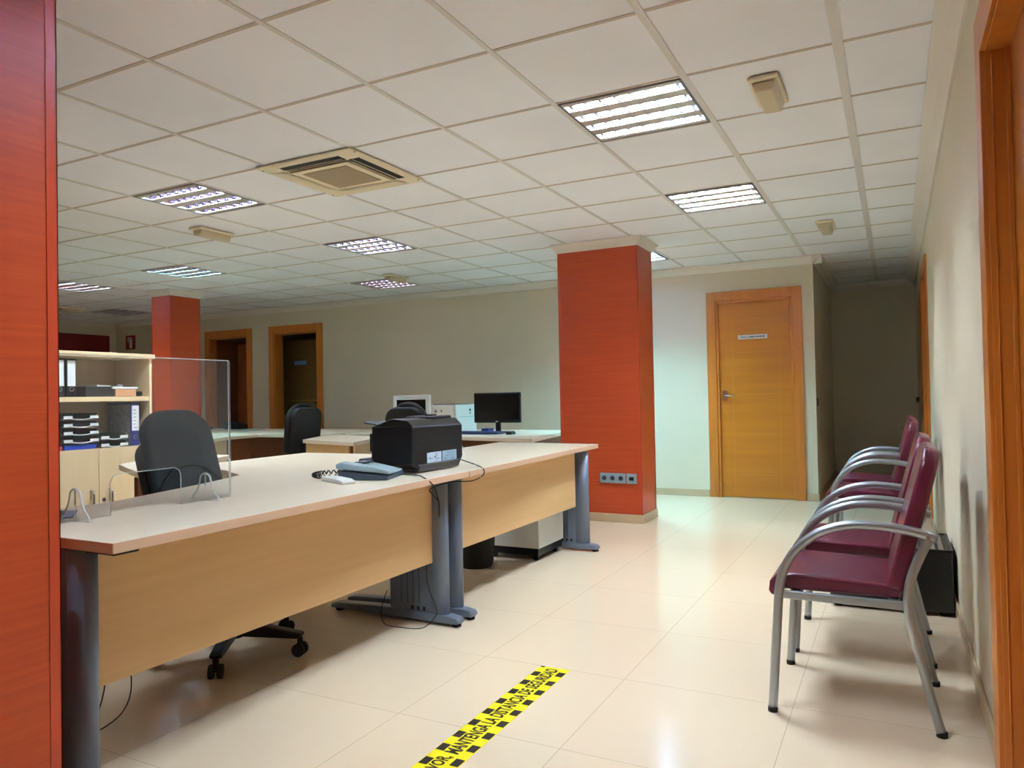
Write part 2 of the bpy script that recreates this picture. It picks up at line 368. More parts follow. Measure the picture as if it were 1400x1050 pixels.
# ---------------------------------------------------------------- red pillars
def pillar(label, x0, x1, y0, y1, crown=True):
    p = thing('pillar', label, 'pillar', ((x0+x1)/2, (y0+y1)/2, 0), group='red veneered pillars')
    MB().box(x0, x1, y0, y1, .0, CZ-.0).build('cladding', RED, p, world=True)
    s = .026; e = .0025
    for cx, sx in ((x0, 1), (x1, -1)):
        for cy_, sy_ in ((y0, 1), (y1, -1)):
            b = MB(); b.box(min(cx-sx*e, cx+sx*s), max(cx-sx*e, cx+sx*s), min(cy_-sy_*e, cy_), max(cy_-sy_*e, cy_), .07, CZ-.07)
            b.box(min(cx-sx*e, cx), max(cx-sx*e, cx), min(cy_-sy_*e, cy_+sy_*s), max(cy_-sy_*e, cy_+sy_*s), .07, CZ-.07)
            b.build('corner_edging', REDT, p, world=True)
    b = MB(); t = .012
    b.box(x0-t, x1+t, y0-t, y0, 0, .072); b.box(x0-t, x1+t, y1, y1+t, 0, .072); b.box(x0-t, x0, y0, y1, 0, .072); b.box(x1, x1+t, y0, y1, 0, .072)
    b.build('skirting', SKIRT, p, world=True, bevel=.002)
    if crown:
        b = MB(); prof = [(0, -.068), (.006, -.07), (.02, -.05), (.032, -.03), (.05, -.014), (.06, 0)]
        vs = []
        for q, z in prof:
            vs += [(x0-q, y0-q, CZ+z), (x1+q, y0-q, CZ+z), (x1+q, y1+q, CZ+z), (x0-q, y1+q, CZ+z)]
        fs = [(4*i+k, 4*i+(k+1) % 4, 4*i+4+(k+1) % 4, 4*i+4+k) for i in range(len(prof)-1) for k in range(4)]
        b.add(vs, fs); b.build('crown_moulding', COVE, p, world=True)
    return p
pillar('broad orange-red wood-clad pillar beside the desk end with sockets low on it', -2.50, -1.76, 3.58, 3.98)
pillar('slim distant red pillar beside the open bookcase', -7.73, -7.41, 3.39, 3.81)
pillar('red wood pillar filling the left edge of the view beside the counter desk', -2.50, -1.752, -1.95, -1.355)
# sockets
s0 = thing('wall_socket', 'grey triple socket plate low on the broad red pillar', 'socket', (-2.0, 3.58, .38), group='sockets on the pillar')
MB().box(-2.135, -1.905, 3.568, 3.58, .335, .42).build('plate', GRYB, s0, world=True, bevel=.004)
for x in (-2.095, -2.02, -1.945):
    MB().cyl((x, 3.564, .378), .02, .006, 'y').build('socket_well', GRYD, s0, world=True)
s0 = thing('wall_socket', 'single data socket plate beside the triple socket on the pillar', 'socket', (-1.85, 3.58, .38), group='sockets on the pillar')
MB().box(-1.895, -1.805, 3.568, 3.58, .333, .42).build('plate', GRYB, s0, world=True, bevel=.004)
MB().box(-1.87, -1.83, 3.565, 3.568, .362, .392).build('socket_well', BLKM, s0, world=True)
# ---------------------------------------------------------------- ceiling lamps
LM = {'cool': lampmat('cool_white_tube', (.72, .89, 1.0), LAMP), 'white': lampmat('bright_white_tube', (.78, .91, 1.0), LAMP*1.2),
      'cyan': lampmat('cyan_white_tube', (.36, .80, 1.0), LAMP*1.9), 'weakcyan': lampmat('turquoise_tube', (.45, .9, .95), LAMP*.7), 'dim': lampmat('dim_tube', (1.0, .9, .8), LAMP*.06), 'half': lampmat('half_tube', (.85, .93, 1.0), LAMP*.35), 'unseen_fill': lampmat('unseen_fill_tube', (.72, .89, 1.0), LAMP*.75), 'farwhite': lampmat('far_tube', (.8, .9, 1.0), LAMP*.6), 'off': WHT}
def troffer(label, x, y, kind):
    t = thing('ceiling_light', label, 'ceiling light', (x, y, CZ), group='square louvred ceiling lights')
    h = .287
    b = MB(); b.box(-h, h, -h, -h+.004, 0, .09); b.box(-h, h, h-.004, h, 0, .09); b.box(-h, -h+.004, -h, h, 0, .09); b.box(h-.004, h, -h, h, 0, .09); b.box(-h, h, -h, h, .09, .094)
    b.box(-h, h, -h, -h+.012, -.002, .003); b.box(-h, h, h-.012, h, -.002, .003); b.box(-h, -h+.012, -h, h, -.002, .003); b.box(h-.012, h, -h, h, -.002, .003)
    b.build('housing', HOUS, t)
    n = 4; pitch = (2*h-.02)/n; cw = pitch*.5
    s = MB(); lv = MB()
    for k in range(n):
        y0 = -h+.01+k*pitch; yc = y0+pitch/2
        # flat strips between channels with parabolic flanks
        for a, c in ((y0, yc-cw/2), (yc+cw/2, y0+pitch)): s.box(a, c, -h+.005, 0, 0, 0) if False else s.box(-h+.005, h-.005, a, c, .0, .003)
        for sg in (-1, 1):
            pts = [(yc+sg*cw/2, .003), (yc+sg*cw*.56, .025), (yc+sg*cw*.60, .05)]
            for i in range(2):
                lv.add([(-h+.005, pts[i][0], pts[i][1]), (h-.005, pts[i][0], pts[i][1]), (h-.005, pts[i+1][0], pts[i+1][1]), (-h+.005, pts[i+1][0], pts[i+1][1])], [(0, 1, 2, 3)], True)
        for j in range(8):
            bx = -h+.035+j*(2*h-.07)/7
            lv.prism([(bx-.013, .030), (bx+.013, .030), (bx+.009, .014), (bx+.0015, .003), (bx-.0015, .003), (bx-.009, .014)], yc-cw/2, yc+cw/2, axis='y')
        tube = MB().cyl((-h+.02, yc, .054), .013, 2*h-.04, 'x', n=8)
        tube.build('lamp_tube', LM[kind], t)
    s.build('louvre_strips', ALUF, t); lv.build('reflector_louvre', ALU, t, fixn=False)
    return t
TL = [(-.9, .9, 'cool', 'lit louvred ceiling panel nearest the camera, above the walkway'),
      (-.9, 2.7, 'cool', 'louvred ceiling panel above the walkway, second along from the camera'),
      (-3.9, .9, 'white', 'bright louvred ceiling panel left of the ceiling air conditioner'),
      (-3.9, 2.7, 'half', 'louvred ceiling panel over the middle desks behind the air conditioner'),
      (-6.3, 2.7, 'weakcyan', 'louvred ceiling panel with turquoise glow in front of the slim red pillar'),
      (-8.1, 2.7, 'farwhite', 'bright louvred ceiling panel at far left beside the red pillar edge'),
      (-5.1, 4.5, 'dim', 'louvred ceiling panel near the back wall above the white monitor'),
      (-2.1, 4.5, 'cyan', 'bluish louvred ceiling panel half hidden behind the broad red pillar'),
      (-9.9, 4.5, 'off', 'unlit dark louvred ceiling panel in the far left corner')]
for x, y, k, l in TL: troffer(l, x, y, k)
troffer('unseen louvred ceiling panel added to light the near walkway and floor tape', -.9, -.9, 'unseen_fill')  # unseen lamp, added to brighten the near walkway and desk
# emergency lights
def emerg(label, x, y, rz=0):
    t = thing('emergency_light', label, 'emergency light', (x, y, CZ), rz, group='emergency lights on the ceiling')
    MB().box(-.065, .065, -.17, .17, -.02, 0).build('base', IVORY, t, bevel=.012, seg=3)
    MB().prism([(-.05, -.02), (.05, -.02), (.036, -.062), (-.036, -.062)], -.145, .145, axis='y').build('diffuser', DIFF, t, bevel=.006)
    MB().cyl((0, -.12, -.045), .008, .24, 'y', 8).build('tube', WHT, t)
emerg('ivory emergency light on the ceiling near the right wall, the largest', -.30, .91)
emerg('small ivory emergency light on the ceiling before the dark hallway', -.30, 3.95)
emerg('ivory emergency light between two louvred panels at left', -4.55, 1.55)
emerg('small emergency light beside the louvred panel near the back wall', -4.65, 4.08)
emerg('dim emergency light in the far left corner beside the unlit panel', -9.9, 3.75)
# ceiling cassette air conditioner
ac = thing('ceiling_air_conditioner', 'cream square cassette air conditioner with dark air slots in the ceiling', 'air conditioner', (-2.715, .92, CZ))
h = .35
b = MB(); b.box(-h, h, -h, h, -.012, .0)
pan = b.build('panel', IVORY, ac, bevel=.006)
fr = MB()
for (x0, x1, y0, y1) in ((-.2, .2, .2, .212), (-.2, .2, -.212, -.2), (-.212, -.2, -.212, .212), (.2, .212, -.212, .212)): fr.box(x0, x1, y0, y1, -.024, -.012)
fr.box(-.212, .212, -.212, .212, -.020, -.011)
fr.build('centre_frame', IVORY, ac, bevel=.002)
MB().box(-.16, .16, -.16, .16, -.024, -.020).build('filter_grille', GRILL, ac)
for k in range(4):
    M = Matrix.Rotation(k*PI/2, 4, 'Z')
    if k in (2, 3):
        MB().box(-.215, .215, .222, .305, -.0135, -.0115, M=M).build('air_slot', BLKM, ac)
        MB().box(-.21, .21, .246, .2495, -.0165, -.013, M=M).build('vane', IVORY, ac)
        f = MB().add([(-.255, .335, -.0135), (.255, .335, -.0135), (.218, .304, -.017), (-.218, .304, -.017)], [(0, 1, 2, 3)], M=M)
    else:
        f = MB().add([(-.25, .325, -.0135), (.25, .325, -.0135), (.215, .23, -.021), (-.215, .23, -.021)], [(0, 1, 2, 3)], M=M)
    f.build('flap', IVORY, ac)
for sx in (-1, 1):
    for sy in (-1, 1): MB().cyl((sx*.335, sy*.30, -.013), .006, .002).build('screw', BLKM, ac)
# ================================================================ DESKS
DZ = .74
def desk_leg(y, sgn, m=LEGM, parent=None, xf=-1.775, dark=False):
    """column with cable cover and long foot, at world y; sgn = side the grille faces"""
    b = MB(); b.tube([(xf-.055, y, .03), (xf-.055, y, .705)], .028, 16, rz=1.0)
    b.v = [(xf-.055+(v[0]-(xf-.055))*2.0, v[1], v[2]) for v in b.v]
    col = b.build('leg', m, parent, world=True)
    MB().box(xf-.34, xf-.09, y-.018, y+.018, .045, .705).build('cable_cover', m, col, world=True, bevel=.006)
    for k in range(4): MB().box(xf-.165-k*.035, xf-.159-k*.035, y+sgn*.0185-.001, y+sgn*.0185+.001, .09, .66).build('cover_ridge', mat('dark_blue_grey_groove', (74, 82, 98), .5), col, world=True)
    for k in range(3): MB().box(xf-.140-k*.035, xf-.126-k*.035, y-.021, y+.021, .060, .078).build('cover_slot', LEGD, col, world=True)
    ft = MB(); n = 9; prof = []
    xa, xb = -2.49, -1.705
    prof = [(xa, .012), (xb-.01, .012), (xb, .025), (xb-.012, .044), (xb-.06, .052), (-1.9, .056), (-2.2, .056), (xa+.04, .044), (xa, .034)]
    ft.prism(prof, y-.03, y+.03, axis='y'); foot = ft.build('foot', m, col, world=True, bevel=.010, seg=3)
    for q in (xb-.03, xa+.04): MB().cyl((q, y, 0), .022, .013).build('foot_pad', RUB, col, world=True)
    return col
d1 = thing('counter_desk', 'near long beech reception desk with front panel and wave-shaped top', 'desk', (-2.0, -.3, 0), group='desks of the counter row')
P1 = [(-1.640, -1.285), (-1.690, .600), (-2.50, .605), (-2.51, 1.38), (-3.44, 1.36), (-3.42, .56), (-3.30, .36), (-2.98, .26), (-2.70, .10), (-2.62, -.09), (-2.545, -.30), (-2.48, -.52), (-2.41, -.76), (-2.40, -1.285)]
MB().prism(P1, DZ-.029, DZ).build('desktop', TOP, d1, world=True, bevel=.0015)
e = MB().prism([(p[0], p[1]) for p in [(-1.640, -1.285), (-1.690, .600), (-1.688, .600), (-1.638, -1.285)]], DZ-.0285, DZ-.001)
e.prism([(-1.640, -1.285), (-2.40, -1.285), (-2.40, -1.287), (-1.638, -1.287)], DZ-.0285, DZ-.001)
e.build('edge_band', EDGE, d1, world=True)
MB().box(-1.868, -1.850, -1.19, .51, .30, .705).build('modesty_panel', BEECH, d1, world=True, bevel=.0015)
MB().box(-1.85, -1.668, -1.262, -1.19, .700, .711).build('top_bracket', LEGD, d1, world=True)
desk_leg(-1.245, 1, parent=d1); desk_leg(.535, -1, parent=d1)
b = MB().tube([(-3.3, .75, .0), (-3.3, .75, .711)], .03, 14); b.build('support_post', LEGM, d1, world=True)
d2 = thing('counter_desk', 'far beech reception desk continuing the row towards the broad red pillar', 'desk', (-2.1, 1.6, 0), group='desks of the counter row')
P2 = [(-1.690, .604), (-1.772, 2.58), (-2.63, 2.66), (-2.50, .608)]
MB().prism(P2, DZ-.029, DZ).build('desktop', TOP, d2, world=True, bevel=.0015)
e = MB().prism([(-1.690, .604), (-1.772, 2.58), (-1.770, 2.581), (-1.688, .604)], DZ-.0285, DZ-.001); e.build('edge_band', EDGE, d2, world=True)
MB().box(-1.868, -1.850, .745, 2.325, .315, .705).build('modesty_panel', BEECH, d2, world=True, bevel=.0015)
desk_leg(.665, -1, parent=d2); desk_leg(2.39, -1, parent=d2)
def quad_desk(label, poly, panels, group='desks in the middle of the office', topm=TOP, h=DZ, th=.032):
    cx = sum(p[0] for p in poly)/len(poly); cy_ = sum(p[1] for p in poly)/len(poly)
    d = thing('office_desk', label, 'desk', (cx, cy_, 0), group=group)
    MB().prism(poly, h-th, h).build('desktop', topm, d, world=True, bevel=.002)
    for (a, c, z0, z1, m, nm) in panels:
        a = Vector((a[0], a[1], 0)); c = Vector((c[0], c[1], 0)); t = (c-a).normalized(); n = Vector((-t.y, t.x, 0))*.009
        MB().prism([tuple((a+n)[:2]), tuple((c+n)[:2]), tuple((c-n)[:2]), tuple((a-n)[:2])], z0, z1).build(nm, m, d, world=True)
    return d
# desk C : light desk in the middle
quad_desk('pale beech desk with closed panels in front of the left dark swivel chair', [(-4.67, 2.64), (-3.86, 2.37), (-4.20, 3.20), (-5.05, 3.42)],
          [((-4.64, 2.66), (-3.955, 2.43), 0.02, .708, BEECHX, 'front_panel'), ((-3.90, 2.43), (-4.2, 3.15), .02, .708, PALEW, 'side_panel'), ((-4.66, 2.72), (-5.02, 3.38), .02, .708, PALEW, 'side_panel')])
# desk D : monitor desk
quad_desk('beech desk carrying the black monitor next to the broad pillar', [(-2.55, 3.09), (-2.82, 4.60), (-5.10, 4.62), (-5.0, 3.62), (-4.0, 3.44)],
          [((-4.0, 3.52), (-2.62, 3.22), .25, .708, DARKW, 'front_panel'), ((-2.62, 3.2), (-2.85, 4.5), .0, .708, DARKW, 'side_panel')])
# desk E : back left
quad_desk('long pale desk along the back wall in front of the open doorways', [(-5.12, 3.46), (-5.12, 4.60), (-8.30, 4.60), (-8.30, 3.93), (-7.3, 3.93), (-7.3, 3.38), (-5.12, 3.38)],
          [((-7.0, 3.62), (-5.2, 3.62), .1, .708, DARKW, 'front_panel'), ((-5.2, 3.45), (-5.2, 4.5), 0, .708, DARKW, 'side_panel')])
quad_desk('pale desk with drawers seen through the clear screen', [(-5.56, 2.27), (-5.94, 2.90), (-5.98, 3.35), (-7.2, 3.36), (-6.7, 2.05)],
          [((-5.62, 2.30), (-5.98, 2.92), .0, .708, PALEW, 'drawer_front'), ((-5.62, 2.30), (-6.66, 2.12), .0, .708, PALEW, 'side_panel'), ((-6.02, 2.94), (-6.05, 3.3), .0, .708, DARKW, 'side_panel')])
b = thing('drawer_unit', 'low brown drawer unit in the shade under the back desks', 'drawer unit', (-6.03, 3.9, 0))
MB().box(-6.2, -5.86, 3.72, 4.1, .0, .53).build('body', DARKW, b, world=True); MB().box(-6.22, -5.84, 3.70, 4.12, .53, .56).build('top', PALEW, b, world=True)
quad_desk('small beech side desk partly hidden behind the large dark chair', [(-3.34, .02), (-3.83, 1.06), (-4.35, 1.06), (-3.95, .33)],
          [((-3.42, .06), (-3.86, 1.0), .2, .708, DARKW, 'front_panel')])
# ---------------------------------------------------------------- pedestal and bin under the desk
p = thing('drawer_pedestal', 'white drawer pedestal on castors under the far counter desk', 'drawer unit', (-2.15, 2.12, 0))
MB().box(-2.36, -1.955, 1.93, 2.34, .085, .60).build('body', WHT, p, world=True, bevel=.003)
for z in (.095, .26, .43): MB().box(-2.375, -2.36, 1.935, 2.335, z, z+.155).build('drawer_front', PAPER, p, world=True, bevel=.002)
for x in (-2.31, -2.0):
    for y in (1.98, 2.29): MB().cyl((x, y-.010, .019), .019, .020, 'y', 14).build('castor', BLK, p, world=True)
MB().box(-2.35, -1.965, 1.94, 2.33, .035, .085).build('plinth', BLK, p, world=True)
p = thing('waste_bin', 'black waste bin standing under the counter desk beside the white pedestal', 'bin', (-2.29, 1.68, 0))
bb = MB(); vs = []
n = 24; prof = [(.0, .0), (.105, 0), (.112, .02), (.135, .33), (.142, .335), (.142, .345), (.130, .345), (.105, .02), (0, .015)]
for r_, z in prof:
    for k in range(n): a = 2*PI*k/n; vs.append((-2.29+r_*math.cos(a), 1.68+r_*math.sin(a), z))
bb.add(vs, [(i*n+k, i*n+(k+1) % n, (i+1)*n+(k+1) % n, (i+1)*n+k) for i in range(len(prof)-1) for k in range(n)], True)
bb.build('bucket', BLKM, p, world=True)
# ================================================================ OFFICE SWIVEL CHAIRS
def rounded(wid, z0, z1, rt, rb, n=7):
    """outline in (y,z)"""
    pts = []
    def arc(cx, cz, r, a0, a1):
        for k in range(n+1):
            a = a0+(a1-a0)*k/n; pts.append((cx+r*math.cos(a), cz+r*math.sin(a)))
    h = wid/2
    arc(h-rt, z1-rt, rt, 0, PI/2); arc(-h+rt, z1-rt, rt, PI/2, PI); arc(-h+rb, z0+rb, rb, PI, 1.5*PI); arc(h-rb, z0+rb, rb, 1.5*PI, 2*PI)
    return pts
def lean(ang, x, z): return Matrix.Translation((x, 0, z)) @ Matrix.Rotation(-ang, 4, 'Y')
def swivel(label, x, y, rz, topz=1.06, rt=.14, fab=BLKF, wid=.45, seatz=.47, bx=-.27, ln=.13):
    c = thing('swivel_chair', label, 'office chair', (x, y, 0), rz, group='dark office swivel chairs')
    hub = MB(); hub.cyl((0, 0, .07), .045, .07, n=16); hub.cyl((0, 0, .14), .028, .15, n=14); hub.build('gas_lift', BLK, c)
    for k in range(5):
        a = 2*PI*k/5+.3; M = Matrix.Rotation(a, 4, 'Z')
        l = MB().prism([(.03, .075), (.30, .075), (.325, .085), (.32, .10), (.10, .135), (.03, .14)], -.024, .024, axis='y', M=M).build('leg', BLK, c, bevel=.008)
        cs = MB(); cs.cyl((.31, -.026, .028), .028, .018, 'y', 16, M=M); cs.cyl((.31, .008, .028), .028, .018, 'y', 16, M=M); cs.cyl((.31, 0, .03), .012, .05, 'z', 10, M=M)
        cs.build('castor', BLKM, l)
    MB().box(-.12, .12, -.1, .1, .29, .34).build('seat_mechanism', BLK, c, bevel=.01)
    so = [(-.25, -.21), (-.21, -.24), (.18, -.24), (.25, -.18), (.26, 0), (.25, .18), (.18, .24), (-.21, .24), (-.25, .21)]
    MB().prism(so, seatz-.10, seatz).build('seat', fab, c, bevel=.035, seg=4)
    z0 = seatz+.10; L = topz-z0+.02
    M = lean(ln, bx, z0)
    out = rounded(wid, 0, L, rt, .07)
    # front cushion, slightly hollowed
    MB().prism(out, 0, .055, axis='x', M=M).build('backrest', fab, c, bevel=.022, seg=4)
    out2 = rounded(wid-.02, .0, L*(.76 if fab is BLKF else .93), rt*.6, .06)
    MB().prism(out2, -.066 if fab is BLKF else -.06, .005 if fab is BLKF else 0, axis='x', M=M).build('back_shell', BLKM, c, bevel=.015, seg=3)
    if fab is BLKF: MB().tube([(M @ Vector((.058, -wid*.47, L*.26))), (M @ Vector((.062, -wid*.25, L*.42))), (M @ Vector((.063, 0, L*.47))), (M @ Vector((.062, wid*.25, L*.42))), (M @ Vector((.058, wid*.47, L*.26)))], .008, 8, spline=5).build('lumbar_seam', BLKM, c)
    MB().tube([(-.06, 0, .31), (-.26, 0, .33), (bx-.06, 0, .42), (bx-.075, 0, z0+.15)], .022, 10, rz=1.5, spline=5).build('back_stem', BLK, c)
    return c
swivel('large dark green-grey swivel chair behind the near counter desk', -2.44, -.178, .0, 1.06, .13, BLKF, .37, bx=-.262, ln=.31)
swivel('black round-backed swivel chair in front of the left doorway', -5.37, 3.07, PI*1.0, 1.05, .17, BLKM, .42)
swivel('black swivel chair whose round back shows above the printer', -3.39, 2.84, PI*.47, 1.05, .2, BLKM, .42)
# ================================================================ VISITOR CHAIRS
def visitor_chair(label, yc):
    c = thing('visitor_chair', label, 'chair', (0, yc, 0), group='burgundy visitor chairs along the right wall')
    hw = .247
    prof = [(-.235, .012), (-.222, .20), (-.212, .34), (-.203, .435), (-.182, .505), (-.135, .575), (-.065, .627), (.02, .654), (.11, .656), (.20, .645), (.272, .628)]
    rear = [(.268, .012), (.240, .13), (.205, .29), (.187, .38), (.186, .44), (.200, .51), (.232, .59), (.258, .645)]
    for s in (-1, 1):
        y = s*hw
        f = MB().tube([(p[0], y, p[1]) for p in prof], .0155, 14, spline=5).build('arm_and_front_leg', SILV, c)
        MB().cyl((-.2355, y, 0), .0165, .016).build('foot_cap', RUB, f)
        yr = s*(hw-.0)
        r = MB().tube([(p[0], yr-s*.02*(1-min(1, p[1]/.3)), p[1]) for p in rear], .0145, 14, spline=5).build('rear_leg', SILV, c)
        MB().cyl((.270, yr-s*.02, 0), .0165, .016).build('foot_cap', RUB, r)
        bo = MB(); bo.cyl((.245, y-.020 if s < 0 else y+.012, .632), .006, .008, 'y', 10); bo.cyl((.265, y-.020 if s < 0 else y+.012, .629), .004, .008, 'y', 10); bo.build('bolt', CHROME, f)
        MB().box(-.205, .19, y-s*.004-.010, y-s*.004+.010, .392, .418).build('side_rail', SILV, c, bevel=.003)
    b = MB(); b.box(-.17, -.14, -hw, hw, .39, .415); b.box(.13, .16, -hw, hw, .39, .415); b.build('cross_rail', SILV, c, bevel=.003)
    # seat: side profile extruded across
    sp = [(-.236, .385), (-.246, .405), (-.242, .437), (-.22, .462), (-.16, .472), (-.02, .468), (.12, .462), (.165, .455), (.172, .43), (.16, .418), (-.19, .414), (-.215, .395)]
    MB().prism(sp, -.218, .218, axis='y').build('seat', VINYL, c, bevel=.020, seg=3, angle=50)
    # back: rounded top, leaning
    M = lean(-.0, .150, .435) @ Matrix.Rotation(.255, 4, 'Y')
    out = rounded(.452, 0, .485, .085, .03)
    # hollowed cushion: slice across
    bk = MB(); ys = out
    bk.prism(out, -.030, .022, axis='x', M=M)
    bk.build('backrest', VINYL, c, bevel=.016, seg=4, angle=50)
    return c
VC = visitor_chair('nearest burgundy vinyl armchair against the right wall', .420)
for yc, l in ((1.075, 'second burgundy armchair from the front, just before the black heater box'),
              (2.84, 'third burgundy armchair from the front, beyond the black heater box'),
              (3.47, 'farthest burgundy armchair, closest to the dark hallway')):
    copy_tree(VC, (0, yc, 0), 0, l)
# heater box
h = thing('heater_box', 'low black box with slatted metal top on the floor among the burgundy chairs', 'heater', (.12, 1.85, 0))
MB().box(-.155, .392, 1.60, 2.08, .022, .315).build('body', BLK, h, world=True, bevel=.008)
f = MB(); f.box(-.155, .392, 1.60, 1.612, .315, .322); f.box(-.155, .392, 2.068, 2.08, .315, .322); f.box(-.155, -.143, 1.6, 2.08, .315, .322); f.box(.38, .392, 1.6, 2.08, .315, .322); f.build('top_rim', BLK, h, world=True)
for k in range(14): MB().box(-.135+k*.036, -.113+k*.036, 1.615, 2.065, .312, .320).build('slat', CHROME, h, world=True)
for x in (-.12, .35):
    for y in (1.64, 2.04): MB().cyl((x, y, 0), .018, .024).build('foot', RUB, h, world=True)
# ================================================================ FLOOR TAPE
tp = thing('safety_tape', 'yellow and black distance tape with lettering stuck on the floor', 'floor tape', (-1.08, -.6, 0))
XA, XB_, Y0, Y1 = -1.143, -1.015, -1.75, .228
MB().box(XA, XB_, Y0, Y1, 0.0, .0012).build('strip', YEL, tp, world=True)
def square(x0, x1, y0, y1): MB().box(x0, x1, y0, y1, .0012, .0016).build('checker_square', TBLK, tp, world=True)
yy = .142
while yy > Y0+.05:
    square(XA+.002, XA+.032, yy-.022, yy+.022); square(XB_-.032, XB_-.002, yy+.026-.022, yy+.026+.022); yy -= .0965
square(XA+.002, XA+.02, .215, .228)
def tape_text(body, y0, y1):
    M = Matrix.Translation((-1.0555, y0, .0017)) @ Matrix.Rotation(PI/2, 4, 'Z')
    return MB().text(body, M, 1, width=y1-y0, height=.052, bold=.03)
tape_text('MANTENGA LA DISTANCIA DE SEGURIDAD', -.560, .212).build('lettering', TBLK, tp, world=True)
tape_text('POR FAVOR,', -.800, -.578).build('lettering', TBLK, tp, world=True)
tape_text('MANTENGA LA DISTANCIA DE SEGURIDAD', -1.60, -.83).build('lettering', TBLK, tp, world=True)
# ================================================================ PRINTER
pr_ = thing('printer', 'bulky black printer seen from behind on the counter desk, with white stickers', 'printer', (-1.99, .6, DZ))
Z = DZ
b = MB(); b.prism([(.375, Z+.045), (.385, Z+.225), (.84, Z+.222), (.84, Z+.05), (.80, Z+.012), (.43, Z+.012)], -2.11, -1.868, axis='x'); b.build('body', NAVYBLK, pr_, world=True, bevel=.008)
MB().prism([(.42, Z+.006), (.42, Z+.04), (.81, Z+.04), (.78, Z+.006)], -2.09, -1.857, axis='x').build('base_skirt', mat('dark_grey_sheen', (48, 48, 46), .35), pr_, world=True, bevel=.006)
b = MB(); b.prism([(-2.118, Z+.215), (-2.118, Z+.222), (-1.99, Z+.262), (-1.90, Z+.252), (-1.868, Z+.222)], .39, .83, axis='y'); b.build('scanner_lid', BLK, pr_, world=True, bevel=.008)
MB().box(-2.06, -1.92, .60, .815, Z+.25, Z+.268).build('paper_feeder', BLK, pr_, world=True, bevel=.006)
MB().box(-2.0, -1.95, .68, .72, Z+.268, Z+.276).build('feeder_latch', BLK, pr_, world=True, bevel=.002)
MB().box(-2.135, -2.11, .40, .48, Z+.10, Z+.19).build('side_hatch', BLK, pr_, world=True, bevel=.004)
MB().box(-2.139, -2.135, .42, .43, Z+.15, Z+.17).build('hatch_sticker', PAPER, pr_, world=True)
MB().box(-1.97, -1.885, .84, .858, Z+.085, Z+.18).build('rear_port_cover', BLK, pr_, world=True, bevel=.003)
M = Matrix.Translation((-2.12, .40, Z+.236)) @ Matrix.Rotation(.15, 4, 'Y')
MB().box(-.05, .08, -.0, .16, -.004, .004, M=M).build('output_tray', GRYD, pr_, world=True, bevel=.002)
for (a, c, nm) in ((.502, .628, 0), (.638, .772, 1)):
    st = MB().box(-1.8675, -1.8655, a, c, Z+.042, Z+.092).build('sticker', mat('sticker_white', (200, 215, 235), .6) if nm == 0 else mat('sticker_grey', (150, 175, 195), .6), pr_, world=True)
    m_ = MB()
    for k in range(14):
        yy = a+.006+random.random()*(c-a-.03); zz = Z+.048+random.random()*.036
        m_.box(-1.8657, -1.8650, yy, yy+random.uniform(.006, .022), zz, zz+.0018)
    m_.build('sticker_print', INK if nm == 0 else GRYD, st, world=True)
MB().box(-1.869, -1.8655, .445, .475, Z+.150, Z+.1525).build('seam_highlight', GRYD, pr_, world=True)
# phone
ph = thing('desk_phone', 'grey desk telephone with dark base in front of the printer', 'telephone', (-1.93, .2, DZ))
M = Matrix.Translation((-1.975, .205, DZ)) @ Matrix.Rotation(math.radians(18), 4, 'Z') @ Matrix.Scale(1.12, 4)
MB().prism([(-.10, 0), (.105, 0), (.105, .018), (-.10, .038)], -.105, .105, axis='y', M=M).build('base', mat('slate_base', (66, 76, 92), .5), ph, world=True, bevel=.004)
MB().prism([(-.095, .036), (.10, .018), (.102, .026), (.02, .046), (-.06, .062), (-.095, .058)], -.03, .102, axis='y', M=M).build('keypad_housing', GRYB, ph, world=True, bevel=.004)
hs = MB(); hs.prism([(-.11, .045), (.115, .024), (.112, .036), (.05, .052), (-.03, .060), (-.09, .072), (-.112, .064)], -.102, -.040, axis='y', M=M); hs.build('handset', GRYB, ph, world=True, bevel=.008, seg=3)
MB().box(-.07, -.02, .0, .09, .060, .0635, M=M).build('display', GRYD, ph, world=True)
path = [Vector(v) for v in ((-2.06, .13, 0), (-2.15, .07, 0), (-2.25, .13, 0), (-2.28, .23, 0), (-2.20, .31, 0), (-2.12, .33, 0), (-2.07, .30, 0))]
cp = []
for k in range(241):
    t = k/240*(len(path)-1); i = min(int(t), len(path)-2); f_ = t-i
    p0, p1, p2, p3 = path[max(i-1, 0)], path[i], path[i+1], path[min(i+2, len(path)-1)]
    q = .5*((2*p1)+(-p0+p2)*f_+(2*p0-5*p1+4*p2-p3)*f_*f_+(-p0+3*p1-3*p2+p3)*f_**3)
    tg = (p2-p1).normalized(); nn = Vector((-tg.y, tg.x, 0)); a_ = 2*PI*k/8
    cp.append(q + nn*.008*math.cos(a_) + Vector((0, 0, DZ+.012+.008*math.sin(a_))))
MB().tube(cp, .0030, 6).build('coiled_cord', BLKM, ph, world=True)
wb = thing('card_reader', 'small white plastic box on the desk in front of the telephone', 'card reader', (-1.97, .0, DZ))
M = Matrix.Translation((-1.995, .005, DZ)) @ Matrix.Rotation(math.radians(-24), 4, 'Z')
MB().prism([(-.11, 0), (.10, 0), (.105, .012), (.06, .020), (-.11, .022)], -.032, .032, axis='y', M=M).build('body', WHT, wb, world=True, bevel=.004)
MB().box(-.06, .02, -.02, .02, .0205, .0225, M=M).build('insert', PAPER, wb, world=True)
db = MB().prism([(-.05, 0), (.05, 0), (.05, .06), (-.035, .06)], -.05, .05, axis='y', M=Matrix.Translation((-2.21, .50, DZ))).build('dark_device', GRYD, bevel=.006)
